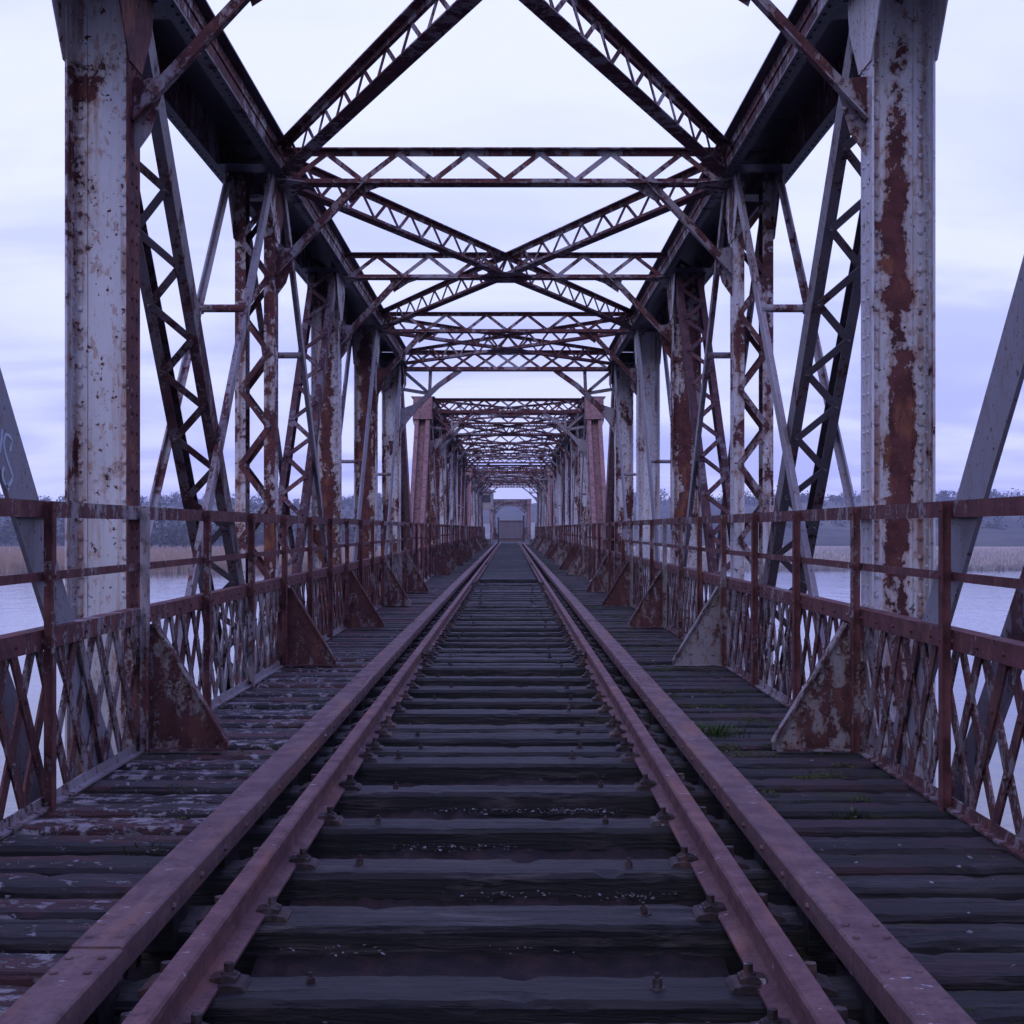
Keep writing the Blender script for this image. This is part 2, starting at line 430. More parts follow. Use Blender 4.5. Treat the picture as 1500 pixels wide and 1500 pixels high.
        # ---- inclined end posts
        for ya, yb in ((.22, yk[1]), (L - .22, yk[7])):
            b = MB(); p0 = V((0, ya, ZB)); p1 = V((0, yb, ZC0 + .03)); a = (p1 - p0).normalized(); q = V((1, 0, 0)).cross(a)
            if q.y > 0: q = -q
            for t in (-1, 1):
                b.prism([(t*.185, -.19), (t*.215, -.19), (t*.215, .19), (t*.185, .19)], p0, p1, (1, 0, 0), q)
                b.prism([(t*.10, .19), (t*.216, .19), (t*.216, .204), (t*.10, .204)], p0, p1, (1, 0, 0), q)
                b.prism([(t*.10, -.204), (t*.216, -.204), (t*.216, -.19), (t*.10, -.19)], p0, p1, (1, 0, 0), q)
            b.prism([(-.1845, .02), (.1845, .02), (.1845, .035), (-.1845, .035)], p0, p1, (1, 0, 0), q)
            # closing plates of the corner
            d = 1 if ya < yb else -1
            b.poly([(-.262, yb - d*.62, 4.55), (.262, yb - d*.62, 4.55), (.262, yb - d*.36, ZC1 - .02), (-.262, yb - d*.36, ZC1 - .02)], (0, d, 0), .014)
            for t in (-1, 1):
                b.poly([(t*.266, yb - d*.62, 4.55), (t*.266, yb - d*.1, 4.4), (t*.266, yb + d*.5, ZC0), (t*.266, yb + d*.5, ZC1 - .03), (t*.266, yb - d*.36, ZC1 - .02)], (t, 0, 0), .01)
            build(b, 'end_post', M_END, root, (s*XC, 0, 0), .55)
        # ---- knee braces at every intermediate post
        for k in range(2, NP - 1):
            b = MB()
            p0 = V((s*2.29, yk[k] - .02, 3.93)); p1 = V((s*1.42, yk[k] - .02, 4.86))
            b.angle(p0, p1, (0, -1, 0), .085 * s, .085, .011)
            b.poly([(s*2.30, yk[k] - .015, 3.72), (s*2.302, yk[k] - .015, 4.22), (s*2.10, yk[k] - .015, 4.2), (s*2.2, yk[k] - .015, 3.86)], (0, 1, 0), .01)
            b.poly([(s*1.62, yk[k] - .015, 4.845), (s*1.2, yk[k] - .015, 4.845), (s*1.36, yk[k] - .015, 4.79), (s*1.56, yk[k] - .015, 4.66)], (0, 1, 0), .01)
            for u in (.06, .12, .88, .94): b.rivet(p0 + (p1 - p0)*u + V((-s*.03, -.012, -.03)), (0, -1, 0), .016, .012)
            build(b, 'knee_brace', M_TRUSS, root, rust=.52)
            b = MB()  # plate tying the strut end to the chord
            b.poly([(s*2.26, yk[k] - .3, ZC0 - .004), (s*2.26, yk[k] + .3, ZC0 - .004), (s*1.95, yk[k] + .12, ZC0 - .004), (s*1.95, yk[k] - .12, ZC0 - .004)], (0, 0, -1), .01)
            build(b, 'gusset_plate', M_TRUSS, root, rust=.45)
        # ---- portal knees: arched brace with three ties
        for k in (1, 7):
            b = MB(); y = yk[k]
            pts = [(2.27, 3.62), (1.95, 4.02), (1.5, 4.45), (1.02, 4.79)]
            for (xa, za), (xb, zb) in zip(pts, pts[1:]):
                b.bar((s*xa, y, za), (s*xb, y, zb), (0, 1, 0), .10, .16)
            m = (1.68, 4.28)
            for px, pz in ((2.28, 4.38), (2.24, 4.76), (1.66, 4.78)):
                b.bar((s*m[0], y, m[1]), (s*px, y, pz), (0, 1, 0), .07, .08)
            b.poly([(s*2.3, y - .05, 3.4), (s*2.3, y - .05, 3.95), (s*1.98, y - .05, 4.06), (s*2.1, y - .05, 3.8)], (0, 1, 0), .1)
            build(b, 'portal_knee', M_TRUSS, root, rust=.42)
    # ---- cross struts
    for k in range(1, NP):
        e = MB(); lac = MB(); z0, z1 = ZC0 - .012, ZC1 - .03
        if k in (1, 7):
            z0 = 4.77
            for z in (z0, z1):
                d = 1 if z == z0 else -1
                e.box(-2.24, 2.24, -.13, .13, z, z + d*.014) if d > 0 else e.box(-2.24, 2.24, -.13, .13, z - .014, z)
                za, zb = sorted((z + d*.0145, z + d*.09)); e.box(-2.24, 2.24, -.012, .012, za, zb)
            n = 9; w = 4.3 / n
            for i in range(-1, n + 1):
                for d in (-1, 1):
                    xa = -2.15 + i*w; xb = xa + w
                    p, q_ = (xa, z0 + .05), (xb, z1 - .05)
                    if d < 0: p, q_ = (xa, z1 - .05), (xb, z0 + .05)
                    if xa < -2.2 or xb > 2.2: continue
                    lac.bar((p[0], d*.018, p[1]), (q_[0], d*.018, q_[1]), (0, 1, 0), .055, .009)
        else:
            for z, d in ((z0, 1), (z1, -1)):
                za, zb = sorted((z, z + d*.012)); e.box(-2.245, 2.245, -.10, .10, za, zb)
                za, zb = sorted((z + d*.0125, z + d*.065)); e.box(-2.245, 2.245, -.012, .012, za, zb)
            zigzag(lac, lambda u: (-2.15 + 4.3*u, -.018, z0 + .04), lambda u: (-2.15 + 4.3*u, -.018, z1 - .04), 12, (0, -1, 0), .052, .008, .014)
        st = build(e, 'cross_strut', M_TRUSS, root, (0, yk[k], 0), .58)
        build(lac, 'lacing', M_TRUSS, st, rust=.5)
    # ---- crossed laced bracing in the plane of the top chords
    for ka, kb in ((1, 2), (2, 4), (4, 6), (6, 7)):
        for s in (-1, 1):
            p = V((s*2.2, yk[ka] + .25, 0)); q_ = V((-s*2.2, yk[kb] - .25, 0)); a = (q_ - p).normalized(); n = V((a.y, -a.x, 0))
            e = MB(); lac = MB(); zo = .004 if s > 0 else 0
            za, zb = ZC0 + .016 + zo, ZC1 - .052 + zo
            for z, d in ((za, 1), (zb, -1)):
                c = V((0, 0, z + d*.006))
                e.bar(p + c, q_ + c, (0, 0, 1), .15, .012)
                c = V((0, 0, z + d*.037))
                e.bar(p + c, q_ + c, n, .05, .02)
            ln = (q_ - p).length
            zigzag(lac, lambda u: p + a*(ln*u) + V((0, 0, za + .035)) + n*.018, lambda u: p + a*(ln*u) + V((0, 0, zb - .035)) + n*.018, int(ln / .29), n, .042, .008)
            lb = build(e, 'lateral_brace', M_TRUSS, root, rust=.6)
            build(lac, 'lacing', M_TRUSS, lb, rust=.6)
        b = MB(); ym = (yk[ka] + yk[kb]) / 2
        b.poly([(-.42, ym, ZC0 + .006), (-.2, ym - .42, ZC0 + .006), (.2, ym - .42, ZC0 + .006), (.42, ym, ZC0 + .006), (.2, ym + .42, ZC0 + .006), (-.2, ym + .42, ZC0 + .006)], (0, 0, 1), .009)
        build(b, 'gusset_plate', M_TRUSS, root, rust=.5)
    # ---- floor: cross girders and the plating that carries the timbers
    for k in range(0, NP + 1):
        y = min(max(yk[k], .2), L - .2)
        b = MB(); b.box(-2.28, 2.28, y - .012, y + .012, -.78, -.26); b.box(-2.28, 2.28, y - .14, y + .14, -.26, -.235); b.box(-2.28, 2.28, y - .14, y + .14, -.80, -.78)
        build(b, 'cross_girder', M_DARK, root, rust=.6)
    b = MB(); b.box(-2.6, 2.6, .02, L - .02, -.232, -.2)
    build(b, 'floor_plating', M_FLOOR, root)
    return root

S1 = spans_first()
tag(S1, 'nearest riveted truss span, flaking grey paint and red rust, the one standing round the viewpoint', 'bridge', 'steel truss spans')
SPAN_Y = [Y0]
for i in range(1, 3): SPAN_Y.append(SPAN_Y[-1] + L + GAP)
SPAN_Y.append(181.0)
SP_LAB = ['second truss span, seen through the first, with pinkish sloping end posts at its front',
          'third truss span deep in the tunnel of frames, just before the closed gate',
          'farthest truss span, small and hazy above the closed brown gate']
SPANS = [S1]
for y, lab in zip(SPAN_Y[1:], SP_LAB):
    c = copy_tree(S1, None, .12); c.location = (0, y, 0); c['label'] = lab; SPANS.append(c)
for sp in SPANS[1:]:
    for ch in sp.children:
        if ch.name.startswith('end_post'): ch.color = (.78, .5, .4, 1)

# graffiti on the nearest left diagonal plate (letter S and a stroke)
F = 2083.333
def on_plane(px, py, X):
    s = (748 - px) / (CX - X)
    return V((X, F / s, CZ + (774 - py) / s))
def spray(curves, X, r):
    b = MB()
    for c in curves:
        pts = [on_plane(x, y, X) for x, y in c]
        sm = []
        for i in range(len(pts) - 1):
            p0 = pts[max(i-1, 0)]; p1 = pts[i]; p2 = pts[i+1]; p3 = pts[min(i+2, len(pts)-1)]
            for k in range(5):
                t = k / 5
                sm.append(.5*((2*p1) + (p2-p0)*t + (2*p0-5*p1+4*p2-p3)*t*t + (3*p1-p0-3*p2+p3)*t**3))
        sm.append(pts[-1])
        for a, d in zip(sm, sm[1:]): b.bar(a, d + (d - a)*.25, (1, 0, 0), r, .003)
    return b
plates = [o for o in S1.children if o.name.startswith('diagonal_plate') and o.location.x < 0]
# the inner plate of the panel in front of the nearest left post
def plate_key(o):
    ys = [v.co.y for v in o.data.vertices]; xs = [v.co.x for v in o.data.vertices]
    return (min(ys), sum(xs))
cand = [o for o in plates if abs(min(v.co.y for v in o.data.vertices) - 2*P) < .5 and sum(v.co.x for v in o.data.vertices) > 0]
g = spray([[(15,661),(17,645),(10,637),(6,646),(7,660),(11,675),(16,690),(18,700),(14,710),(9,711),(5,702),(4,692),(6,685)],
           [(3,629),(2,645),(0,662)], [(9,711),(13,717)]], -XC + .222 + .0125, .016)
gm = g.mesh('graffiti_letter', M_GRAFF)
go = bpy.data.objects.new('graffiti_letter', gm); COL.objects.link(go)
go.parent = cand[0]; go.location = (XC, -Y0, 0)
cand[0]['label'] = 'near left plate marked with a pale blue spray painted letter S'

# ------------------------------------------------------------------ railings
RX = 2.235
def lattice_mesh(s):
    b = MB(); n = 16; d = P / n; z0, z1 = .015, .80; run = (z1 - z0) / 1.6
    for i in range(-2, n + 2):
        for f in (-1, 1):
            y0 = i*d + d/2; y1 = y0 + f*run
            if f < 0: y0 += 0
            a0, a1, za, zb = y0, y1, z0, z1
            # clip to the panel
            lo, hi = .02, P - .02
            def clip(a0, a1, za, zb):
                t0, t1 = 0.0, 1.0; da = a1 - a0
                for lim, sgn in ((lo, 1), (hi, -1)):
                    c0 = (a0 - lim)*sgn; c1 = (a1 - lim)*sgn
                    if c0 < 0 and c1 < 0: return None
                    if c0 < 0: t0 = max(t0, c0/(c0 - c1))
                    elif c1 < 0: t1 = min(t1, c0/(c0 - c1))
                if t1 - t0 < .05: return None
                return a0 + da*t0, a0 + da*t1, za + (zb - za)*t0, za + (zb - za)*t1
            r = clip(a0, a1, za, zb)
            if not r: continue
            x = s*(RX + .014 + (.006 if f > 0 else -.006))
            j = RN.uniform(-.005, .005)
            b.bar((x, r[0] + j, r[2]), (x + RN.uniform(-.004, .004), r[1] + j, r[3]), (1, 0, 0), RN.uniform(.072, .088), .012)
    for i in range(n):
        for z in (.2, .49, .78 - .29/2):
            pass
    for i in range(n + 1):
        if 0 < i < n: b.rivet((s*(RX + .004), i*d, .015 + .8*d), (-s, 0, 0), .015, .016)
        if i < n: b.rivet((s*(RX + .004), i*d + d/2, .015 + 1.6*d), (-s, 0, 0), .015, .016)
    return b.mesh('lattice_panel', M_LATTICE)
POST_OFF = -.20
def railing_post_mesh(s):
    b = MB()
    b.box(*sorted((s*(RX - .075), s*(RX - .067))), -.028, .024, .0, 1.512)
    b.box(*sorted((s*(RX - .0665), s*(RX - .016))), .014, .0235, .0, 1.508)
    for z in (1.47, 1.145, .835): b.rivet((s*(RX - .075), -.008, z), (-s, 0, 0), .012, .012)
    return b.mesh('post', M_RAILING)
def bracket_mesh(s):
    b = MB()
    A = (s*(RX + .11), .78); Bq = (s*(RX - .10), .79); Cq = (s*1.685, .05); D = (s*1.685, .012); E = (s*(RX + .11), .012)
    b.poly([(p[0], 0, p[1]) for p in (A, Bq, Cq, D, E)], (0, 1, 0), .012)
    b.bar((Bq[0], .006, Bq[1] + .008), (Cq[0], .006, Cq[1] + .008), (-s*.85, 0, .55), .085, .012)
    d = V((Cq[0] - Bq[0], 0, Cq[1] - Bq[1])); 
    for i in range(8):
        p = V((Bq[0], 0, Bq[1])) + d*(.06 + i*.123); b.rivet((p.x + s*.035, 0, p.z - .045), (0, -1, 0), .014, .012)
    b.box(*sorted((s*(RX - .06), s*(RX + .012))), -.012, -.001, .02, .78)
    for i in range(7): b.rivet((s*(RX - .025), -.012, .08 + i*.105), (0, -1, 0), .014, .012)
    b.box(*sorted((s*1.70, s*(RX - .065))), -.075, -.0005, .012, .022)
    return b.mesh('bracket', M_LATTICE)
def make_railing(s):
    r = empty('railing', (s*RX, 0, 0))
    org = -s*RX
    lm = lattice_mesh(s); pm = railing_post_mesh(s); bm_ = bracket_mesh(s)
    def bx(name, x0, x1, z0, z1, mat, rust, extra=None, par=r):
        b = MB(); a, c = sorted((s*x0, s*x1)); b.box(a, c, .03, L - .03, z0, z1)
        if extra:
            a, c = sorted((s*extra[0], s*extra[1])); b.box(a, c, .03, L - .03, extra[2], extra[3])
        return build(b, name, mat, par, (org, 0, 0), rust)
    bx('top_rail', RX - .014, RX - .003, 1.434, 1.516, M_RAILING, .5, (RX - .0025, RX + .05, 1.505, 1.514))
    bx('middle_rail', RX - .014, RX - .005, 1.122, 1.166, M_RAILING, .58)
    lr = MB(); a, c = sorted((s*(RX - .014), s*(RX - .003))); lr.box(a, c, .03, L - .03, .785, .872)
    a, c = sorted((s*(RX - .0145), s*(RX + .075))); lr.box(a, c, .03, L - .03, .8725, .884)
    y = .2
    while y < L: lr.rivet((s*(RX - .014), y, .83), (-s, 0, 0), .014, .014); y += .36
    build(lr, 'lattice_rail', M_RAILING, r, (org, 0, 0), .55)
    for k in range(NP):
        kb = MB(); y0 = k*P + .06; y1 = (k + 1)*P - .28
        kb.prism([(s*2.185, .006), (s*2.23, .010), (s*2.235, .062), (s*2.224, .064), (s*2.218, .022), (s*2.185, .018)], (0, y0, 0), (0, y1, 0), (1, 0, 0), (0, 0, 1))
        build(kb, 'kerb_angle', M_LATTICE, r, (org, 0, 0), .5 if s > 0 else .36)
        put('lattice_panel', lm, r, (org, k*P, 0), .5 + RN.uniform(-.1, .1))
    for k in range(NP):
        for j in range(3):
            y = k*P + POST_OFF + j*P/3
            if y < .05: y = .1
            put('post', pm, r, (org, y, 0), .52 + RN.uniform(-.22, .18))
    put('post', pm, r, (org, L - .1, 0), .5)
    for k in range(1, NP):
        put('bracket', bm_, r, (org, k*P + POST_OFF + .045, 0), {(-1,3): .56, (1,3): .52, (1,4): .40, (-1,4): .58}.get((s, k), .5 + RN.uniform(-.1, .12)))
    return r
RL = {s: make_railing(s) for s in (-1, 1)}
SIDE = {-1: 'left', 1: 'right'}
WHERE = ['running from the foreground past the nearest columns', 'inside the second truss span', 'inside the third truss span before the gate', 'inside the farthest truss span beyond the gate']
for s in (-1, 1):
    for i, y in enumerate(SPAN_Y):
        o = RL[s] if i == 0 else copy_tree(RL[s], None, .1)
        o.location = (s*RX, y, 0)
        tag(o, f'rusty red lattice railing on the {SIDE[s]} {WHERE[i]}', 'railing', 'lattice railings along the bridge')

# ------------------------------------------------------------------ track
YA, YE = -3.0, 123.2
ZR = .198
def rail(s):
    r = empty('running_rail', (s*.835, YA, 0))
    prof = [(-.065, 0), (.065, 0), (.065, .010), (.012, .024), (.009, .095), (.030, .104), (.035, .112), (.035, .132), (.028, .140), (-.028, .140), (-.035, .132), (-.035, .112), (-.030, .104), (-.009, .095), (-.012, .024), (-.065, .010)]
    z = ZR - .140; cuts = [YA, 14.4, 32.7, 51.0, 69.3, 87.6, 105.9, YE]
    b = MB()
    for a, c in zip(cuts, cuts[1:]): b.prism(prof, (0, a - YA + .004, z), (0, c - YA - .004, z), (1, 0, 0), (0, 0, 1))
    build(b, 'rail_bar', M_RAIL, r)
    for c in cuts[1:4]:
        f = MB()
        for t in (-1, 1):
            f.prism([(t*.012, .028), (t*.045, .022), (t*.036, .05), (t*.036, .08), (t*.02, .095), (t*.012, .09)], (0, c - YA - .25, z), (0, c - YA + .25, z), (1, 0, 0), (0, 0, 1))
            for d in (-.18, -.07, .07, .18): f.tube((t*.036, c - YA + d, z + .062), (t*.066, c - YA + d, z + .062), .018, 6)
        build(f, 'fishplate', M_CLIP, r)
    return r
tag(rail(-1), 'left rusty running rail, inner of the two left steel lines', 'rail')
tag(rail(1), 'right rusty running rail, inner of the two right steel lines', 'rail')
SL_OFF = [-.78, -.40, .16, .57, 1.35, 2.10, 2.87, 3.72]
sleepers_y = []
for k in range(1, 8):
    for o_ in SL_OFF:
        y = Y0 + k*P + o_ + RN.uniform(-.03, .03)
        if 2.6 < y < 36.0: sleepers_y.append(y)
def guard(s):
    r = empty('guard_beam', (s*1.105, YA, 0))
    b = MB(); w = .075
    for q_ in range(18):
        ya, yb = q_*7.01, min(q_*7.01 + 7.0, YE - YA); dx = RN.uniform(-.004, .004); dz = RN.uniform(-.003, .003)
        b.prism([(-w, .118), (-w + .012, .118), (-w + .012, .186), (w - .012, .186), (w - .012, .118), (w, .118), (w, .194), (w - .006, .200), (-w + .006, .200), (-w, .194)], (dx, ya, dz), (-dx, yb, -dz), (1, 0, 0), (0, 0, 1))
        for d in (.09, .22, yb - ya - .22, yb - ya - .09):
            for x in (-.045, .045): b.rivet((x, ya + d, .2), (0, 0, 1), .013, .007)
        y_ = ya + .6
        while y_ < yb - .3 and ya < 30:
            for t_ in (-1, 1): b.rivet((t_*w, y_, .155), (t_, 0, 0), .013, .012)
            y_ += .42
    build(b, 'beam', M_GUARD, r)
    b = MB(); y = 1.0; i = 0
    while y < YE - YA:
        b.box(-.055, .055, y - .1, y + .1, -.02, .184); y += .85; i += 1
    build(b, 'packing_block', M_SLEEPER, r)['kind'] = 'stuff'
    return r
tag(guard(-1), 'left flat topped rusty guard beam just outside the left running rail', 'guard beam')
tag(guard(1), 'right flat topped rusty guard beam just outside the right running rail', 'guard beam')

def timber(x0, x1, w, z0, z1, seed, rough=.006, nx=26, wear=.012):
    """plank lying across the bridge with worn, slightly uneven edges"""
    rr = random.Random(seed); b = MB()
    prof = [(-w/2, z0), (w/2, z0), (w/2, z1 - .02), (w/2 - .015, z1), (w/6, z1 + .002), (-w/6, z1 + .002), (-w/2 + .015, z1), (-w/2, z1 - .02)]
    n = len(prof); ph = rr.uniform(0, 100)
    vs = []
    for i in range(nx + 1):
        x = x0 + (x1 - x0)*i/nx
        for j, (y, z) in enumerate(prof):
            d = mnoise.noise(V((x*2.3 + ph, j*1.7, 0))); e = mnoise.noise(V((x*17 + ph, j*2.1, 5)))
            q = 1 if z > z0 + .001 else 0
            chip = max(0, mnoise.noise(V((x*6.1 + ph*2, 9 + j, 3))) - .30) * wear * 1.8 if j in (2, 3, 6, 7) else 0
            vs.append((x + (e*.02 if i in (0, nx) else 0), y + (d*.004 + e*rough*.5)*q*(1 if abs(y) > w/4 else .2), z + (e*rough*.35 + d*rough*.45)*q - chip))
    fs = [tuple(range(n - 1, -1, -1)), tuple(range(nx*n, nx*n + n))]
    for i in range(nx):
        for j in range(n):
            a = i*n + j; c = i*n + (j + 1) % n; fs.append((a, c, c + n, a + n))
    b.add(vs, fs); return b

ORD = ['first', 'second', 'third', 'fourth', 'fifth', 'sixth', 'seventh', 'eighth', 'ninth', 'tenth', 'eleventh', 'twelfth', 'thirteenth', 'fourteenth', 'fifteenth', 'sixteenth']
NODE = {2: 'in the foreground before the nearest columns', 3: 'beyond the nearest columns', 4: 'beyond the laced second pair of columns', 5: 'beyond the third pair of columns', 6: 'beyond the fourth pair of columns', 7: 'beyond the fifth pair of columns', 1: 'in the foreground before the nearest columns'}
def node_of(y): return max(1, min(7, int(math.floor((y - Y0) / P))))
sl_meshes = [timber(-1.16, 1.16, RN.uniform(.225, .265), -.198, .052, 100 + i, .010, 56, .03).mesh('sleeper_timber', M_SLEEPER) for i in range(9)]
def clip_mesh(s):
    b = MB()                                              # inside of the rail, s = side
    x = .835 - .065
    b.prism([(-.075, 0), (.02, 0), (.02, .018), (-.03, .024), (-.065, .018), (-.075, .006)], (s*x, -.06, .052), (s*x, .06, .052), (s, 0, 0), (0, 0, 1))
    b.prism([(-.045, .022), (.032, .021), (.032, .034), (-.02, .044), (-.045, .034)], (s*x, -.034, .052), (s*x, .034, .052), (s, 0, 0), (0, 0, 1))
    b.tube((s*(x - .018), 0, .085), (s*(x - .018), 0, .099), .026, 12, .022)
    b.tube((s*(x - .018), 0, .0995), (s*(x - .018), 0, .124), .015, 6)
    x = .835 + .065
    b.prism([(-.02, 0), (.095, 0), (.095, .012), (.03, .034), (-.02, .022)], (s*x, -.08, .052), (s*x, .08, .052), (s, 0, 0), (0, 0, 1))
    b.tube((s*(x + .03), 0, .08), (s*(x + .03), 0, .125), .02, 6)
    return b.mesh('rail_clip', M_CLIP)
cm = {s: clip_mesh(s) for s in (-1, 1)}
bb = MB(); bb.tube((0, 0, .045), (0, 0, .06), .024, 10); bb.tube((0, 0, .0605), (0, 0, .086), .014, 6); bb.tube((0, 0, .0865), (0, 0, .10), .007, 6)
bolt = bb.mesh('bolt', M_CLIP)
cnt = {}
for i, y in enumerate(sorted(sleepers_y)):
    o = put('sleeper', sl_meshes[i % 9], None, (RN.uniform(-.03, .03), y, RN.uniform(-.006, .006)), tone=.5)
    o.rotation_euler = (RN.uniform(-.03, .03), RN.uniform(-.002, .002), RN.uniform(-.009, .009))
    for s in (-1, 1):
        if RN.random() > .08:
            q_ = put('rail_clip', cm[s], o, (-o.location.x, RN.uniform(-.02, .02), 0))
        if RN.random() > .2:
            q_ = put('bolt', bolt, o, (s*.5 + RN.uniform(-.06, .06), RN.uniform(-.05, .05), RN.uniform(-.015, .004))); q_.rotation_euler = (RN.uniform(-.12, .12), RN.uniform(-.12, .12), RN.uniform(0, 3))
    k = node_of(y); key = NODE[k]; cnt[key] = cnt.get(key, 0) + 1
    tag(o, f'dark weathered timber sleeper between the rails, {ORD[cnt[key]-1]} {key}', 'sleeper', 'timber sleepers under the track')
# walkway planks
pl_l = [timber(-2.29, -1.19, .225, -.1, .0, 300 + i, .010, 26, .03).mesh('plank', M_PLANKL) for i in range(8)]
pl_r = [timber(1.19, 2.29, .24, -.1, .0, 400 + i, .010, 26, .025).mesh('plank', M_PLANKR) for i in range(8)]
PN = {1: 'in the foreground', 2: 'in front of the nearest columns', 3: 'between the nearest and second columns', 4: 'between the second and third columns', 5: 'between the third and fourth columns', 6: 'between the fourth and fifth columns', 7: 'just past the fifth columns'}
for s, ms in ((-1, pl_l), (1, pl_r)):
    y = 2.4; i = 0
    while y < 36.2:
        o = put('walkway_plank', ms[RN.randrange(8)], None, (0, y, RN.uniform(-.022, .006)), rust=RN.uniform(.35, .75) if y < 16 else RN.uniform(.05, .4), tone=RN.uniform(.3, .75))
        o.rotation_euler = (RN.uniform(-.03, .03), 0, RN.uniform(-.008, .008))
        look = 'flaking grey painted plank across the left walkway' if s < 0 else 'dark mossy plank across the right walkway'
        tag(o, f'{look} {PN[node_of(y)]}', 'plank', f'planks of the {SIDE[s]} walkway {PN[node_of(y)]}')
        y += .355 if y < 18 else .285; i += 1
b = MB()
for s in (-1, 1):
    y = 36.45
    while y < 123.4:
        a, c = sorted((s*1.19, s*2.16)); dz = RN.uniform(-.015, .004); b.box(a, c, y, y + .27, -.09, dz); y += .285
o = build(b, 'walkway_boarding', M_PLANKR, None, tone=.62)
tag(o, 'grey and mossy boarding of both walkways in the second and third spans', 'boarding', kind='stuff')
tb = [timber(-.71, .71, .255, -.02, .09, 500 + i, .006, 14).mesh('board', M_BOARD) for i in range(6)]
y = 36.2; i = 0
while y < 62:
    o = put('track_board', tb[RN.randrange(6)], None, (RN.uniform(-.02, .02), y, RN.uniform(-.01, .006)))
    tag(o, 'grey board laid flush between the rails in the front half of the second span', 'board', 'boards between the rails in the second span')
    y += .268; i += 1
b = MB()
while y < 123.4:
    b.box(-.71, .71, y, y + .26, .0, .09 + RN.uniform(-.008, .006)); y += .268
o = build(b, 'track_boarding', M_BOARD)
tag(o, 'distant grey boarding between the rails running up to the gate', 'boarding', kind='stuff')

# dirt and decayed packing between the sleepers
b = MB(); sy = sorted(sleepers_y)
for a, c in zip(sy, sy[1:]):
    if c - a > .3:
        nx = 70; ym = c - .125 - RN.uniform(.10, .2)
        vs = []
        for i in range(nx + 1):
            x = -.78 + 1.56*i/nx; zz_ = -.05 + .03*mnoise.noise(V((x*4, a, 0))) + .015*mnoise.noise(V((x*19, a, 0)))
            vs += [(x, a + .13, -.12), (x, ym + .03*mnoise.noise(V((x*5, a, 7))), zz_ - .02), (x, c - .12, zz_ + .015*mnoise.noise(V((x*9, a, 3))))]
        b.add(vs, [(3*i + j, 3*i + j + 1, 3*i + j + 4, 3*i + j + 3) for i in range(nx) for j in (0, 1)])
tag(build(b, 'packed_dirt', M_FLOOR), 'dark dirt and rotten packing lying low between the sleepers', 'dirt', kind='stuff')

# loose paint flakes and small debris on the floor and planks
b = MB(); rr = random.Random(5)
def flake(x, y, z, r):
    n = V((rr.uniform(-.5, .5), rr.uniform(-.5, .5), 1)).normalized(); u = n.cross(V((rr.random(), rr.random(), .2))).normalized(); w = n.cross(u)
    k = rr.randrange(4, 7); p = V((x, y, z))
    pts = [p + (u*math.cos(2*PI*i/k)*rr.uniform(.4, 1) + w*math.sin(2*PI*i/k)*rr.uniform(.3, .8))*r for i in range(k)]
    b.poly(pts, n, .002)
sy = sorted(sleepers_y)
for a, c in zip(sy, sy[1:]):
    if a > 16: break
    if c - a < .3: continue
    cs = [rr.uniform(-.6, .6) for _ in range(3)]
    for i in range(rr.choice((0, 10, 30, 60, 150))):
        cx = rr.choice(cs) + rr.gauss(0, .12)
        flake(max(-.7, min(.7, cx)), c - .13 - abs(rr.gauss(0, .05)), -.028 + rr.random()*.012, .004 + .012*rr.random()**2.5)
for i in range(260):
    s = rr.choice((-1, -1, 1)); flake(s*rr.uniform(1.25, 2.1), rr.uniform(3, 16), rr.uniform(.008, .016), rr.uniform(.005, .022))
tag(build(b, 'paint_flakes', M_FLAKE), 'pale paint flakes fallen on the floor between sleepers and on planks', 'debris', kind='stuff')

# moss cushions
b = MB(); rm = random.Random(31)
def moss(x, y, z, rx, ry, n):
    for i in range(n):
        a = rm.uniform(0, 2*PI); k = rm.random()**.5; px_ = x + math.cos(a)*rx*k; py_ = y + math.sin(a)*ry*k
        hgt = .022*(1 - k*k) + rm.uniform(0, .006); q_ = rm.uniform(.006, .012)
        d = V((rm.gauss(0, 1), rm.gauss(0, 1), .5)).normalized()*q_; u = V((-d.y, d.x, 0)).normalized()*q_*.4; c = V((px_, py_, z + hgt))
        b.add([c - u, c + u, c + d + u*.3, c + d - u*.3], [(0, 1, 2, 3)])
for i in range(90):
    y = 7 + 22*rm.random()**1.3; moss(rm.uniform(1.22, 2.1), y, -.012, rm.uniform(.05, .16), rm.uniform(.03, .09), 190)
for i in range(10): moss(-rm.uniform(1.3, 2.1), rm.uniform(6, 20), -.012, rm.uniform(.04, .09), .04, 90)
for i in range(300):
    y = 30 + 88*rm.random(); moss(rm.uniform(1.2, 1.55), y, -.005, rm.uniform(.08, .2), rm.uniform(.1, .3), 60)
tag(build(b, 'moss', simple('moss_green', (.03, .05, .008), (.075, .10, .018), 14, .9)), 'low green moss cushions on the planks, thickest along the right guard beam', 'moss', kind='stuff')

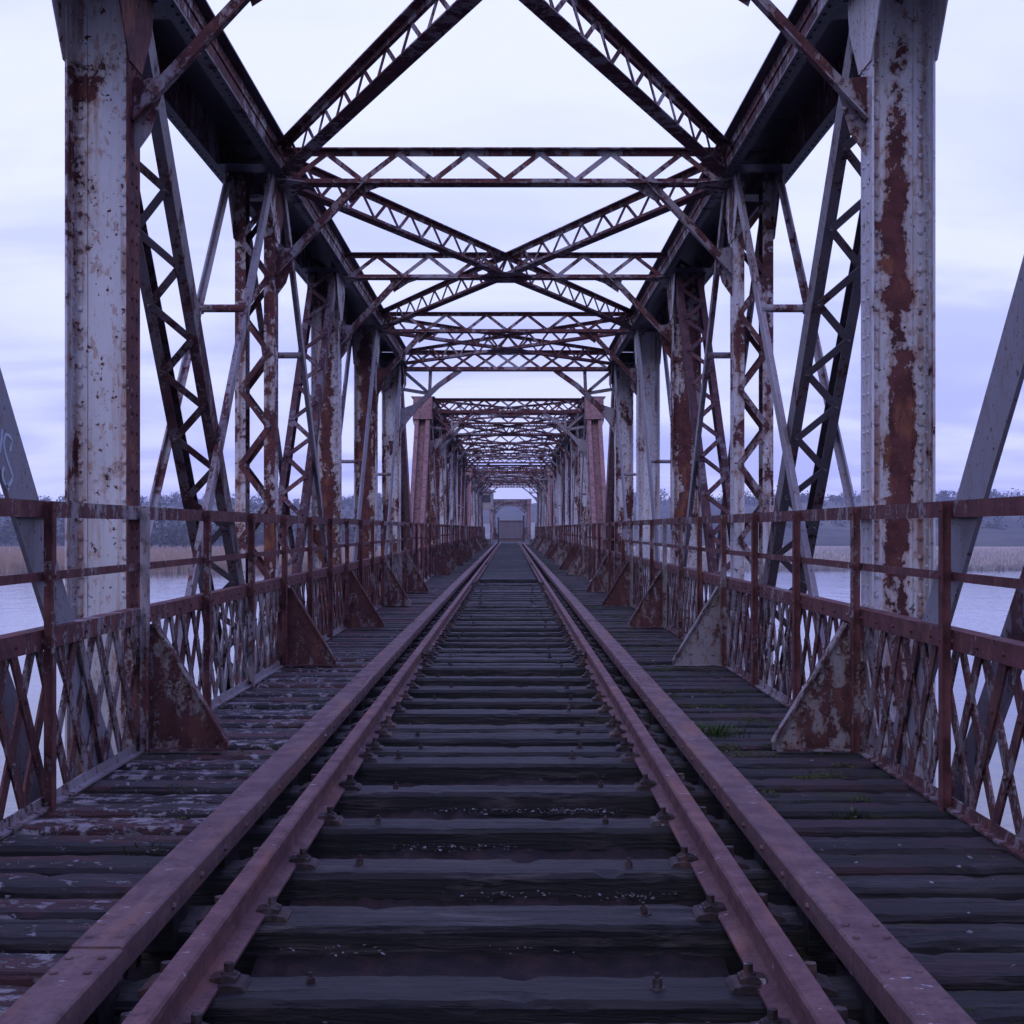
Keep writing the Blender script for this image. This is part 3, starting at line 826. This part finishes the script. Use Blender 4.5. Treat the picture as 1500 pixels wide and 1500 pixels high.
# grass tufts on the right walkway
def tuft(x, y, n, h, sp, seed, label):
    r_ = random.Random(seed); b = MB()
    for i in range(n):
        a = r_.uniform(0, 2*PI); rad = abs(r_.gauss(0, sp)); bx_ = V((rad*math.cos(a)*1.6, rad*math.sin(a), -.03)); hh = h*r_.uniform(.4, 1); lean = V((math.cos(a), math.sin(a), 0))*hh*r_.uniform(.2, .9)
        w = r_.uniform(.003, .006); sd = V((-math.sin(a), math.cos(a), 0))*w
        p1 = bx_ + V((0, 0, hh*.6)) + lean*.35; p2 = bx_ + V((0, 0, hh)) + lean
        b.add([bx_ - sd, bx_ + sd, p1 + sd*.8, p1 - sd*.8, p2], [(0, 1, 2, 3), (3, 2, 4)])
    tag(build(b, 'grass_tuft', M_GRASS, None, (x, y, .0)), label, 'grass', 'grass tufts on the walkways')
tuft(1.45, 9.55, 120, .13, .075, 1, 'green grass tuft between planks beside the right guard beam')
tuft(1.72, 6.9, 40, .07, .05, 2, 'small moss green tuft near the foot of the right railing')
tuft(-1.55, 6.25, 16, .05, .05, 3, 'few green blades on the left walkway in the foreground')
tuft(1.62, 16.9, 60, .07, .12, 4, 'low green tuft on the right walkway past the second columns')

# ------------------------------------------------------------------ gate and what stands beyond
GY = 124.2
r = empty('gate', (0.1, GY, 0))
b = MB()
for i in range(23): b.box(-1.0 + i*.0885, -1.0 + i*.0885 + .058, -.02, .02, .2, 2.1)
build(b, 'bars', M_GATE, r)
b = MB()
for z in (.4, 1.9): b.box(-1.02, 1.02, .021, .07, z, z + .1)
build(b, 'ledger', M_GATE, r)
for s in (-1, 1):
    b = MB(); b.box(s*1.1 - .07, s*1.1 + .07, -.07, .07, .0, 2.45 if s > 0 else 2.3); b.box(s*1.1 - .09, s*1.1 + .09, -.09, .09, 2.45 if s > 0 else 2.3, 2.5 if s > 0 else 2.35)
    build(b, 'gate_post', M_GATEPOST, r)
tag(r, 'closed brown barred gate across the track at the far end', 'gate')
for s in (-1, 1):
    r = empty('hoarding', (s*2.02, GY + .1, 0)); b = MB(); w = .3 if s < 0 else .2
    b.box(-w, w, 0, .02, .45, 1.8 if s < 0 else 1.9); build(b, 'sheet', M_HOARD, r)
    b = MB(); b.box(-w - .05, -w - .005, -.02, .03, 0, 1.85); b.box(w + .005, w + .05, -.02, .03, 0, 1.85); build(b, 'upright', M_GATEPOST, r)
    tag(r, f'pale sheet of hoarding on the {SIDE[s]} of the closed brown gate', 'hoarding')
# plate girder span beyond the gate
r = empty('girder_span', (0, 124.6, 0))
for s in (-1, 1):
    b = MB(); b.box(s*2.5 - .012, s*2.5 + .012, 0, 56, -1.2, .7); b.box(s*2.5 - .2, s*2.5 + .2, 0, 56, .7, .73); b.box(s*2.5 - .2, s*2.5 + .2, 0, 56, -1.23, -1.2)
    for i in range(32): b.box(s*2.5 - .15, s*2.5 + .15, i*1.8, i*1.8 + .02, -1.19, .69)
    build(b, 'side_girder', M_TRUSS, r)
b = MB(); b.box(-2.48, 2.48, 0, 56, -.3, -.05); build(b, 'deck', M_BOARD, r)
tag(r, 'low girder span without overhead frames just beyond the closed gate', 'bridge')
r = empty('cabin', (-2.75, 150, 0))
b = MB()
for x in (-.8, .8):
    for y in (-.8, .8): b.box(x - .08, x + .08, y - .08, y + .08, -.6, 3.4)
build(b, 'leg_frame', M_TRUSS, r)
b = MB(); b.box(-1, 1, -1, 1, 3.4, 5.2); build(b, 'wall', M_CABIN, r)
b = MB(); b.prism([(-1.25, 5.2), (1.25, 5.2), (1.25, 5.28), (0, 5.75), (-1.25, 5.28)], (0, -1.2, 0), (0, 1.2, 0), (1, 0, 0), (0, 0, 1)); build(b, 'roof', M_TRUSS, r)
b = MB(); b.box(-.7, .7, -1.03, -1.005, 4.1, 4.9); build(b, 'window', M_GLASS, r)
tag(r, 'small raised cabin on legs left of the track beyond the gate', 'cabin')
for i, y in enumerate((36.25, 80.0, 124.2, 181.0)):
    r = empty('bridge_pier', (0, y, WATER))
    for s in (-1, 1):
        b = MB(); b.tube((s*XC, 0, -.6), (s*XC, 0, -ZB*-1 + -WATER - .75), 1.15, 24); b.tube((s*XC, 0, -WATER - 1.85), (s*XC, 0, -WATER - 1.42), 1.3, 24)
        build(b, 'cylinder', M_CONC, r)
    b = MB(); b.box(-XC + 1.1, XC - 1.1, -.12, .12, 1.5, 4.8); build(b, 'bracing', M_CONC, r)
    tag(r, ['pair of iron cylinders carrying the first and second spans', 'pair of iron cylinders carrying the second and third spans', 'pair of iron cylinders under the closed gate', 'pair of iron cylinders under the front of the farthest span'][i], 'pier', 'bridge piers in the river')

# gull over the right bank
r = empty('gull', (66, 190, 3.1))
b = MB()
pr = [(-.24, .01), (-.18, .05), (0, .075), (.14, .055), (.2, .045), (.25, .02), (.28, .004)]
for (ya, ra), (yb, rb) in zip(pr, pr[1:]): b.tube((0, ya, 0), (0, yb, 0), ra, 8, rb)
build(b, 'body', M_BIRD, r, smooth=True)
for s in (-1, 1):
    b = MB(); b.poly([(s*.03, .10, .03), (s*.33, .13, .2), (s*.68, -.02, .3), (s*.33, -.03, .2), (s*.03, -.10, .03)], (0, 0, 1), .014); build(b, 'wing', M_BIRD, r)
tag(r, 'white gull flying low with raised wings at the right edge', 'bird')

# ------------------------------------------------------------------ river, banks, woods, hills
def water_mat():
    t = NT('river_water'); p = t.pos((1, .45, 1))
    h = t.ma('ADD', t.noise(p, .5, 4, .55), t.ma('MULTIPLY', t.noise(p, 3.2, 3, .5), .25))
    t.b.inputs['IOR'].default_value = 1.333
    return t.done((.045, .05, .07), .06, t.bump(h, .22, .25), spec=.5)
b = MB(); b.add([(-3000, -300, WATER), (3000, -300, WATER), (3000, 420, WATER), (-3000, 420, WATER)], [(0, 1, 2, 3)])
structure(build(b, 'water', water_mat()))

def grid(name, x0, x1, y0, y1, nx, ny, fz, mat):
    vs = []; fs = []
    for j in range(ny + 1):
        for i in range(nx + 1):
            x = x0 + (x1 - x0)*i/nx; y = y0 + (y1 - y0)*j/ny; x_, y_, z_ = fz(x, y, j/ny); vs.append((x_, y_, z_))
    for j in range(ny):
        for i in range(nx):
            a = j*(nx + 1) + i; fs.append((a, a + 1, a + nx + 2, a + nx + 1))
    b = MB(); b.add(vs, fs); return structure(build(b, name, mat, smooth=True))
def shore(x): return 272 + 9*mnoise.noise(V((x*.011, 0, 2))) + 3*mnoise.noise(V((x*.06, 3, 0))) + (14 if x > 40 else 0)
t = NT('bank_ground'); n = t.noise(t.pos((.3, 1, 1)), .05, 6, .6)
M_BANK = t.done(t.mix(t.step(n, .4, .62), (.27, .20, .135), (.20, .165, .12)), .9)
grid('river_bank', -900, 900, 0, 1, 180, 14, lambda x, y, v: (x, shore(x) + v**1.4*650, WATER - .4 + min(1, v*9)*.75 + .5*mnoise.noise(V((x*.02, v*9, 0)))*v), M_BANK)
t = NT('wooded_hill'); n = t.noise(t.pos((1, .6, 1.6)), .03, 8, .7); n2 = t.noise(t.pos((1, .5, 1)), .006, 3, .5)
hc = t.mix(t.step(n, .4, .62), (.020, .026, .022), (.06, .062, .042))
hc = t.mix(t.step(n2, .54, .6), hc, (.085, .085, .05))
M_HILL = t.done(hc, .95, t.bump(n, 1, 6))
def hz(x, y, v):
    r_ = 23 + 7*mnoise.noise(V((x*.0022, 1, 0))) + 4*mnoise.noise(V((x*.008, 4, 0)))
    bumps = (2.6*mnoise.noise(V((x*.05, y*.03, 0))) + 1.6*mnoise.noise(V((x*.15, y*.05, 2)))) * min(1, v*5)
    return x*(.6 + .9*v), y, -7 + (r_ + 8)*min(1, v*1.25)**.8 + bumps
grid('hills', -1500, 1500, 640, 1500, 420, 34, hz, M_HILL)
# woods along the foot of the hills: many small leaf clumps
def leafmat(name, a, b_):
    t = NT(name); n = t.noise(t.pos(), .35, 4, .6); return t.done(t.mix(t.step(n, .38, .62), a, b_), .9)
M_LEAF = leafmat('winter_wood_foliage', (.018, .026, .018), (.065, .068, .042))
rr = random.Random(77); b = MB()
def clump(c, r_):
    n = V((rr.gauss(0, 1), rr.gauss(0, 1), rr.gauss(0, 1))).normalized(); u = n.cross(V((0, .3, 1))).normalized(); w = n.cross(u)
    b.add([c + u*r_*rr.uniform(.5, 1), c + w*r_*rr.uniform(.5, 1), c - u*r_*rr.uniform(.5, 1), c - w*r_*rr.uniform(.5, 1)], [(0, 1, 2, 3)])
def wood_tree(x, y, h, g=-7, dens=24):
    b.tube((x, y, g), (x, y, g + h*.7), .35, 5, .12)
    for i in range(4):
        a = rr.uniform(0, 6.28); zc = g + h*rr.uniform(.4, .6); b.tube((x, y, zc), (x + math.cos(a)*h*.25, y + math.sin(a)*h*.25, zc + h*.25), .14, 4, .05)
    lobes = [(x + rr.gauss(0, h*.2), y + rr.gauss(0, h*.2), g + h*rr.uniform(.3, .85), h*rr.uniform(.14, .26)) for _ in range(6)]
    for lx, ly, lz, lr in lobes:
        for i in range(dens):
            d = V((rr.gauss(0, 1), rr.gauss(0, 1), rr.gauss(0, .8))); clump(V((lx, ly, lz)) + d*(lr*.62), rr.uniform(.5, 1.2))
for i in range(330):
    s = rr.choice((-1, 1)); y = rr.uniform(590, 700) if s < 0 else rr.uniform(760, 900)
    wood_tree(s*rr.uniform(25, .42*y), y, rr.choice((6, 8, 11, 14, 19))*rr.uniform(.8, 1.2))
for i in range(520):
    s = rr.choice((-1, 1)); v = rr.uniform(.55, .85); y = 640 + 860*v; x = s*rr.uniform(30, 640)
    z = hz(x / (.6 + .9*v), y, v)[2]
    wood_tree(x, y, rr.uniform(7, 15), z - 3, 24)
for i in range(26): wood_tree(-rr.uniform(120, 190), rr.uniform(500, 600), rr.uniform(6, 11))
tag(build(b, 'far_wood', M_LEAF), 'hazy winter wood along the far banks below the hills', 'wood', kind='stuff')
# reed beds
t = NT('dry_reed'); n = t.noise(t.pos(), .35, 4, .6); sx_ = t.n('ShaderNodeSeparateXYZ'); t.l(t.pos(), sx_.inputs[0])
M_REED = t.done(t.mix(t.step(sx_.outputs[0], -5, 20), t.mix(t.step(n, .38, .62), (.36, .25, .165), (.27, .195, .14)), t.mix(t.step(n, .38, .62), (.40, .36, .31), (.20, .18, .165))), .9)
b = MB()
for i in range(40000):
    s = rr.choice((-1, 1)); x = s*rr.uniform(12, 175); v = rr.random()**2.2; y = shore(x) + 1 + v*260
    x *= (1 + v*.7)
    h = rr.uniform(1.2, 2.4)*(.55 if s > 0 else 1) ; w = rr.uniform(.04, .16); z = WATER - .1 + min(1, v*3)*.4; l_ = rr.uniform(-.3, .3)
    b.add([(x - w, y, z), (x + w, y + .15, z), (x + w*.3 + l_, y + .1, z + h), (x - w*.4 + l_, y, z + h*.93)], [(0, 1, 2, 3)])
tag(build(b, 'reed_bed', M_REED), 'pale dry reed beds along both far river banks', 'reeds', kind='stuff')

# ------------------------------------------------------------------ air
b = MB(); b.box(-2400, 2400, -400, 1700, -9, 56)
hzo = b.mesh('haze', None) if False else None
me = bpy.data.meshes.new('haze'); me.from_pydata(b.v, [], b.f)
t = bpy.data.materials.new('haze_air'); t.use_nodes = True; nt = t.node_tree; nt.nodes.clear()
out = nt.nodes.new('ShaderNodeOutputMaterial'); pv = nt.nodes.new('ShaderNodeVolumePrincipled')
pv.inputs['Color'].default_value = (.70, .75, .98, 1); pv.inputs['Density'].default_value = .00026; pv.inputs['Anisotropy'].default_value = .0
nt.links.new(pv.outputs[0], out.inputs['Volume']); me.materials.append(t)
o = bpy.data.objects.new('haze', me); COL.objects.link(o); tag(o, 'thin bluish winter haze over the river valley', 'haze', kind='stuff')

# ------------------------------------------------------------------ sky and light
EL, AZ = math.radians(48), math.radians(200)
w = bpy.data.worlds.new('World'); SC.world = w; w.use_nodes = True
nt = w.node_tree; nt.nodes.clear()
def wn(t_, **k):
    x = nt.nodes.new(t_)
    for a, v in k.items(): setattr(x, a, v)
    return x
def wl(a, c): nt.links.new(a, c)
out = wn('ShaderNodeOutputWorld'); bg = wn('ShaderNodeBackground'); bg.inputs[1].default_value = .1; wl(bg.outputs[0], out.inputs[0])
sky = wn('ShaderNodeTexSky'); sky.sky_type = 'NISHITA'; sky.sun_disc = False; sky.sun_elevation = EL; sky.sun_rotation = AZ
tc = wn('ShaderNodeTexCoord'); sep = wn('ShaderNodeSeparateXYZ'); wl(tc.outputs['Generated'], sep.inputs[0])
def wm(op, a, c=0.0, clamp=False):
    x = wn('ShaderNodeMath', operation=op, use_clamp=clamp)
    for i, v in enumerate((a, c)):
        if hasattr(v, 'links'): wl(v, x.inputs[i])
        else: x.inputs[i].default_value = v
    return x.outputs[0]
zz = wm('MAXIMUM', sep.outputs[2], 0.0)
den = wm('ADD', zz, .16)
cmb = wn('ShaderNodeCombineXYZ'); wl(wm('DIVIDE', sep.outputs[0], den), cmb.inputs[0]); wl(wm('DIVIDE', sep.outputs[1], den), cmb.inputs[1])
mp = wn('ShaderNodeMapping'); mp.inputs['Scale'].default_value = (.8, 1.25, 1); mp.inputs['Location'].default_value = (3.1, 1.7, 0); wl(cmb.outputs[0], mp.inputs[0])
no = wn('ShaderNodeTexNoise'); no.inputs['Scale'].default_value = 1.1; no.inputs['Detail'].default_value = 6; no.inputs['Roughness'].default_value = .5; no.inputs['Distortion'].default_value = .5; wl(mp.outputs[0], no.inputs['Vector'])
def wr(v, a, c, lo=0, hi=1):
    x = wn('ShaderNodeMapRange'); x.interpolation_type = 'SMOOTHSTEP'; wl(v, x.inputs[0])
    for i, q in enumerate((a, c, lo, hi)): x.inputs[i + 1].default_value = q
    return x.outputs[0]
def wmix(f, a, c):
    x = wn('ShaderNodeMix', data_type='RGBA'); 
    if hasattr(f, 'links'): wl(f, x.inputs[0])
    else: x.inputs[0].default_value = f
    for sk, v in ((x.inputs[6], a), (x.inputs[7], c)):
        if hasattr(v, 'links'): wl(v, sk)
        else: sk.default_value = (*v, 1)
    return x.outputs[2]
cloud = wr(no.outputs['Fac'], .36, .64)
low = wmix(cloud, (3.9, 4.2, 9.8), (6.5, 6.85, 11.2))       # lavender stratus and its paler breaks
high = wmix(cloud, (5.8, 6.3, 11.0), (7.5, 7.9, 11.6))     # brighter overhead
ov = wmix(wr(sep.outputs[2], .06, .26), low, high)
ov = wmix(wr(sep.outputs[2], .37, .62), ov, wmix(cloud, (5.0, 5.2, 15.0), (6.2, 6.5, 16.0)))   # bluer zenith added out of view to tint the scene's light
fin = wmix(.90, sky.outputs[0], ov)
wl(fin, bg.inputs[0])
sd = bpy.data.lights.new('sun', 'SUN'); sd.energy = .5; sd.angle = math.radians(25); sd.color = (1, .97, .95)
so = bpy.data.objects.new('sun', sd); COL.objects.link(so)
d = V((math.sin(AZ)*math.cos(EL), math.cos(AZ)*math.cos(EL), math.sin(EL)))
so.rotation_euler = d.to_track_quat('Z', 'Y').to_euler()

# ------------------------------------------------------------------ camera
cd = bpy.data.cameras.new('camera'); cd.lens = 50; cd.sensor_width = 36; cd.shift_x = 2/1500; cd.shift_y = 24/1500
cd.clip_start = .05; cd.clip_end = 6000
co = bpy.data.objects.new('camera', cd); COL.objects.link(co); co.location = (CX, 0, CZ); co.rotation_euler = (PI/2, 0, 0)
SC.camera = co
SC.view_settings.view_transform = 'Standard'; SC.view_settings.look = 'None'; SC.view_settings.exposure = .33; SC.view_settings.gamma = 1
try: SC.view_settings.use_curve_mapping = False
except Exception: pass
SC.render.engine = 'CYCLES'
SC.cycles.volume_bounces = 1
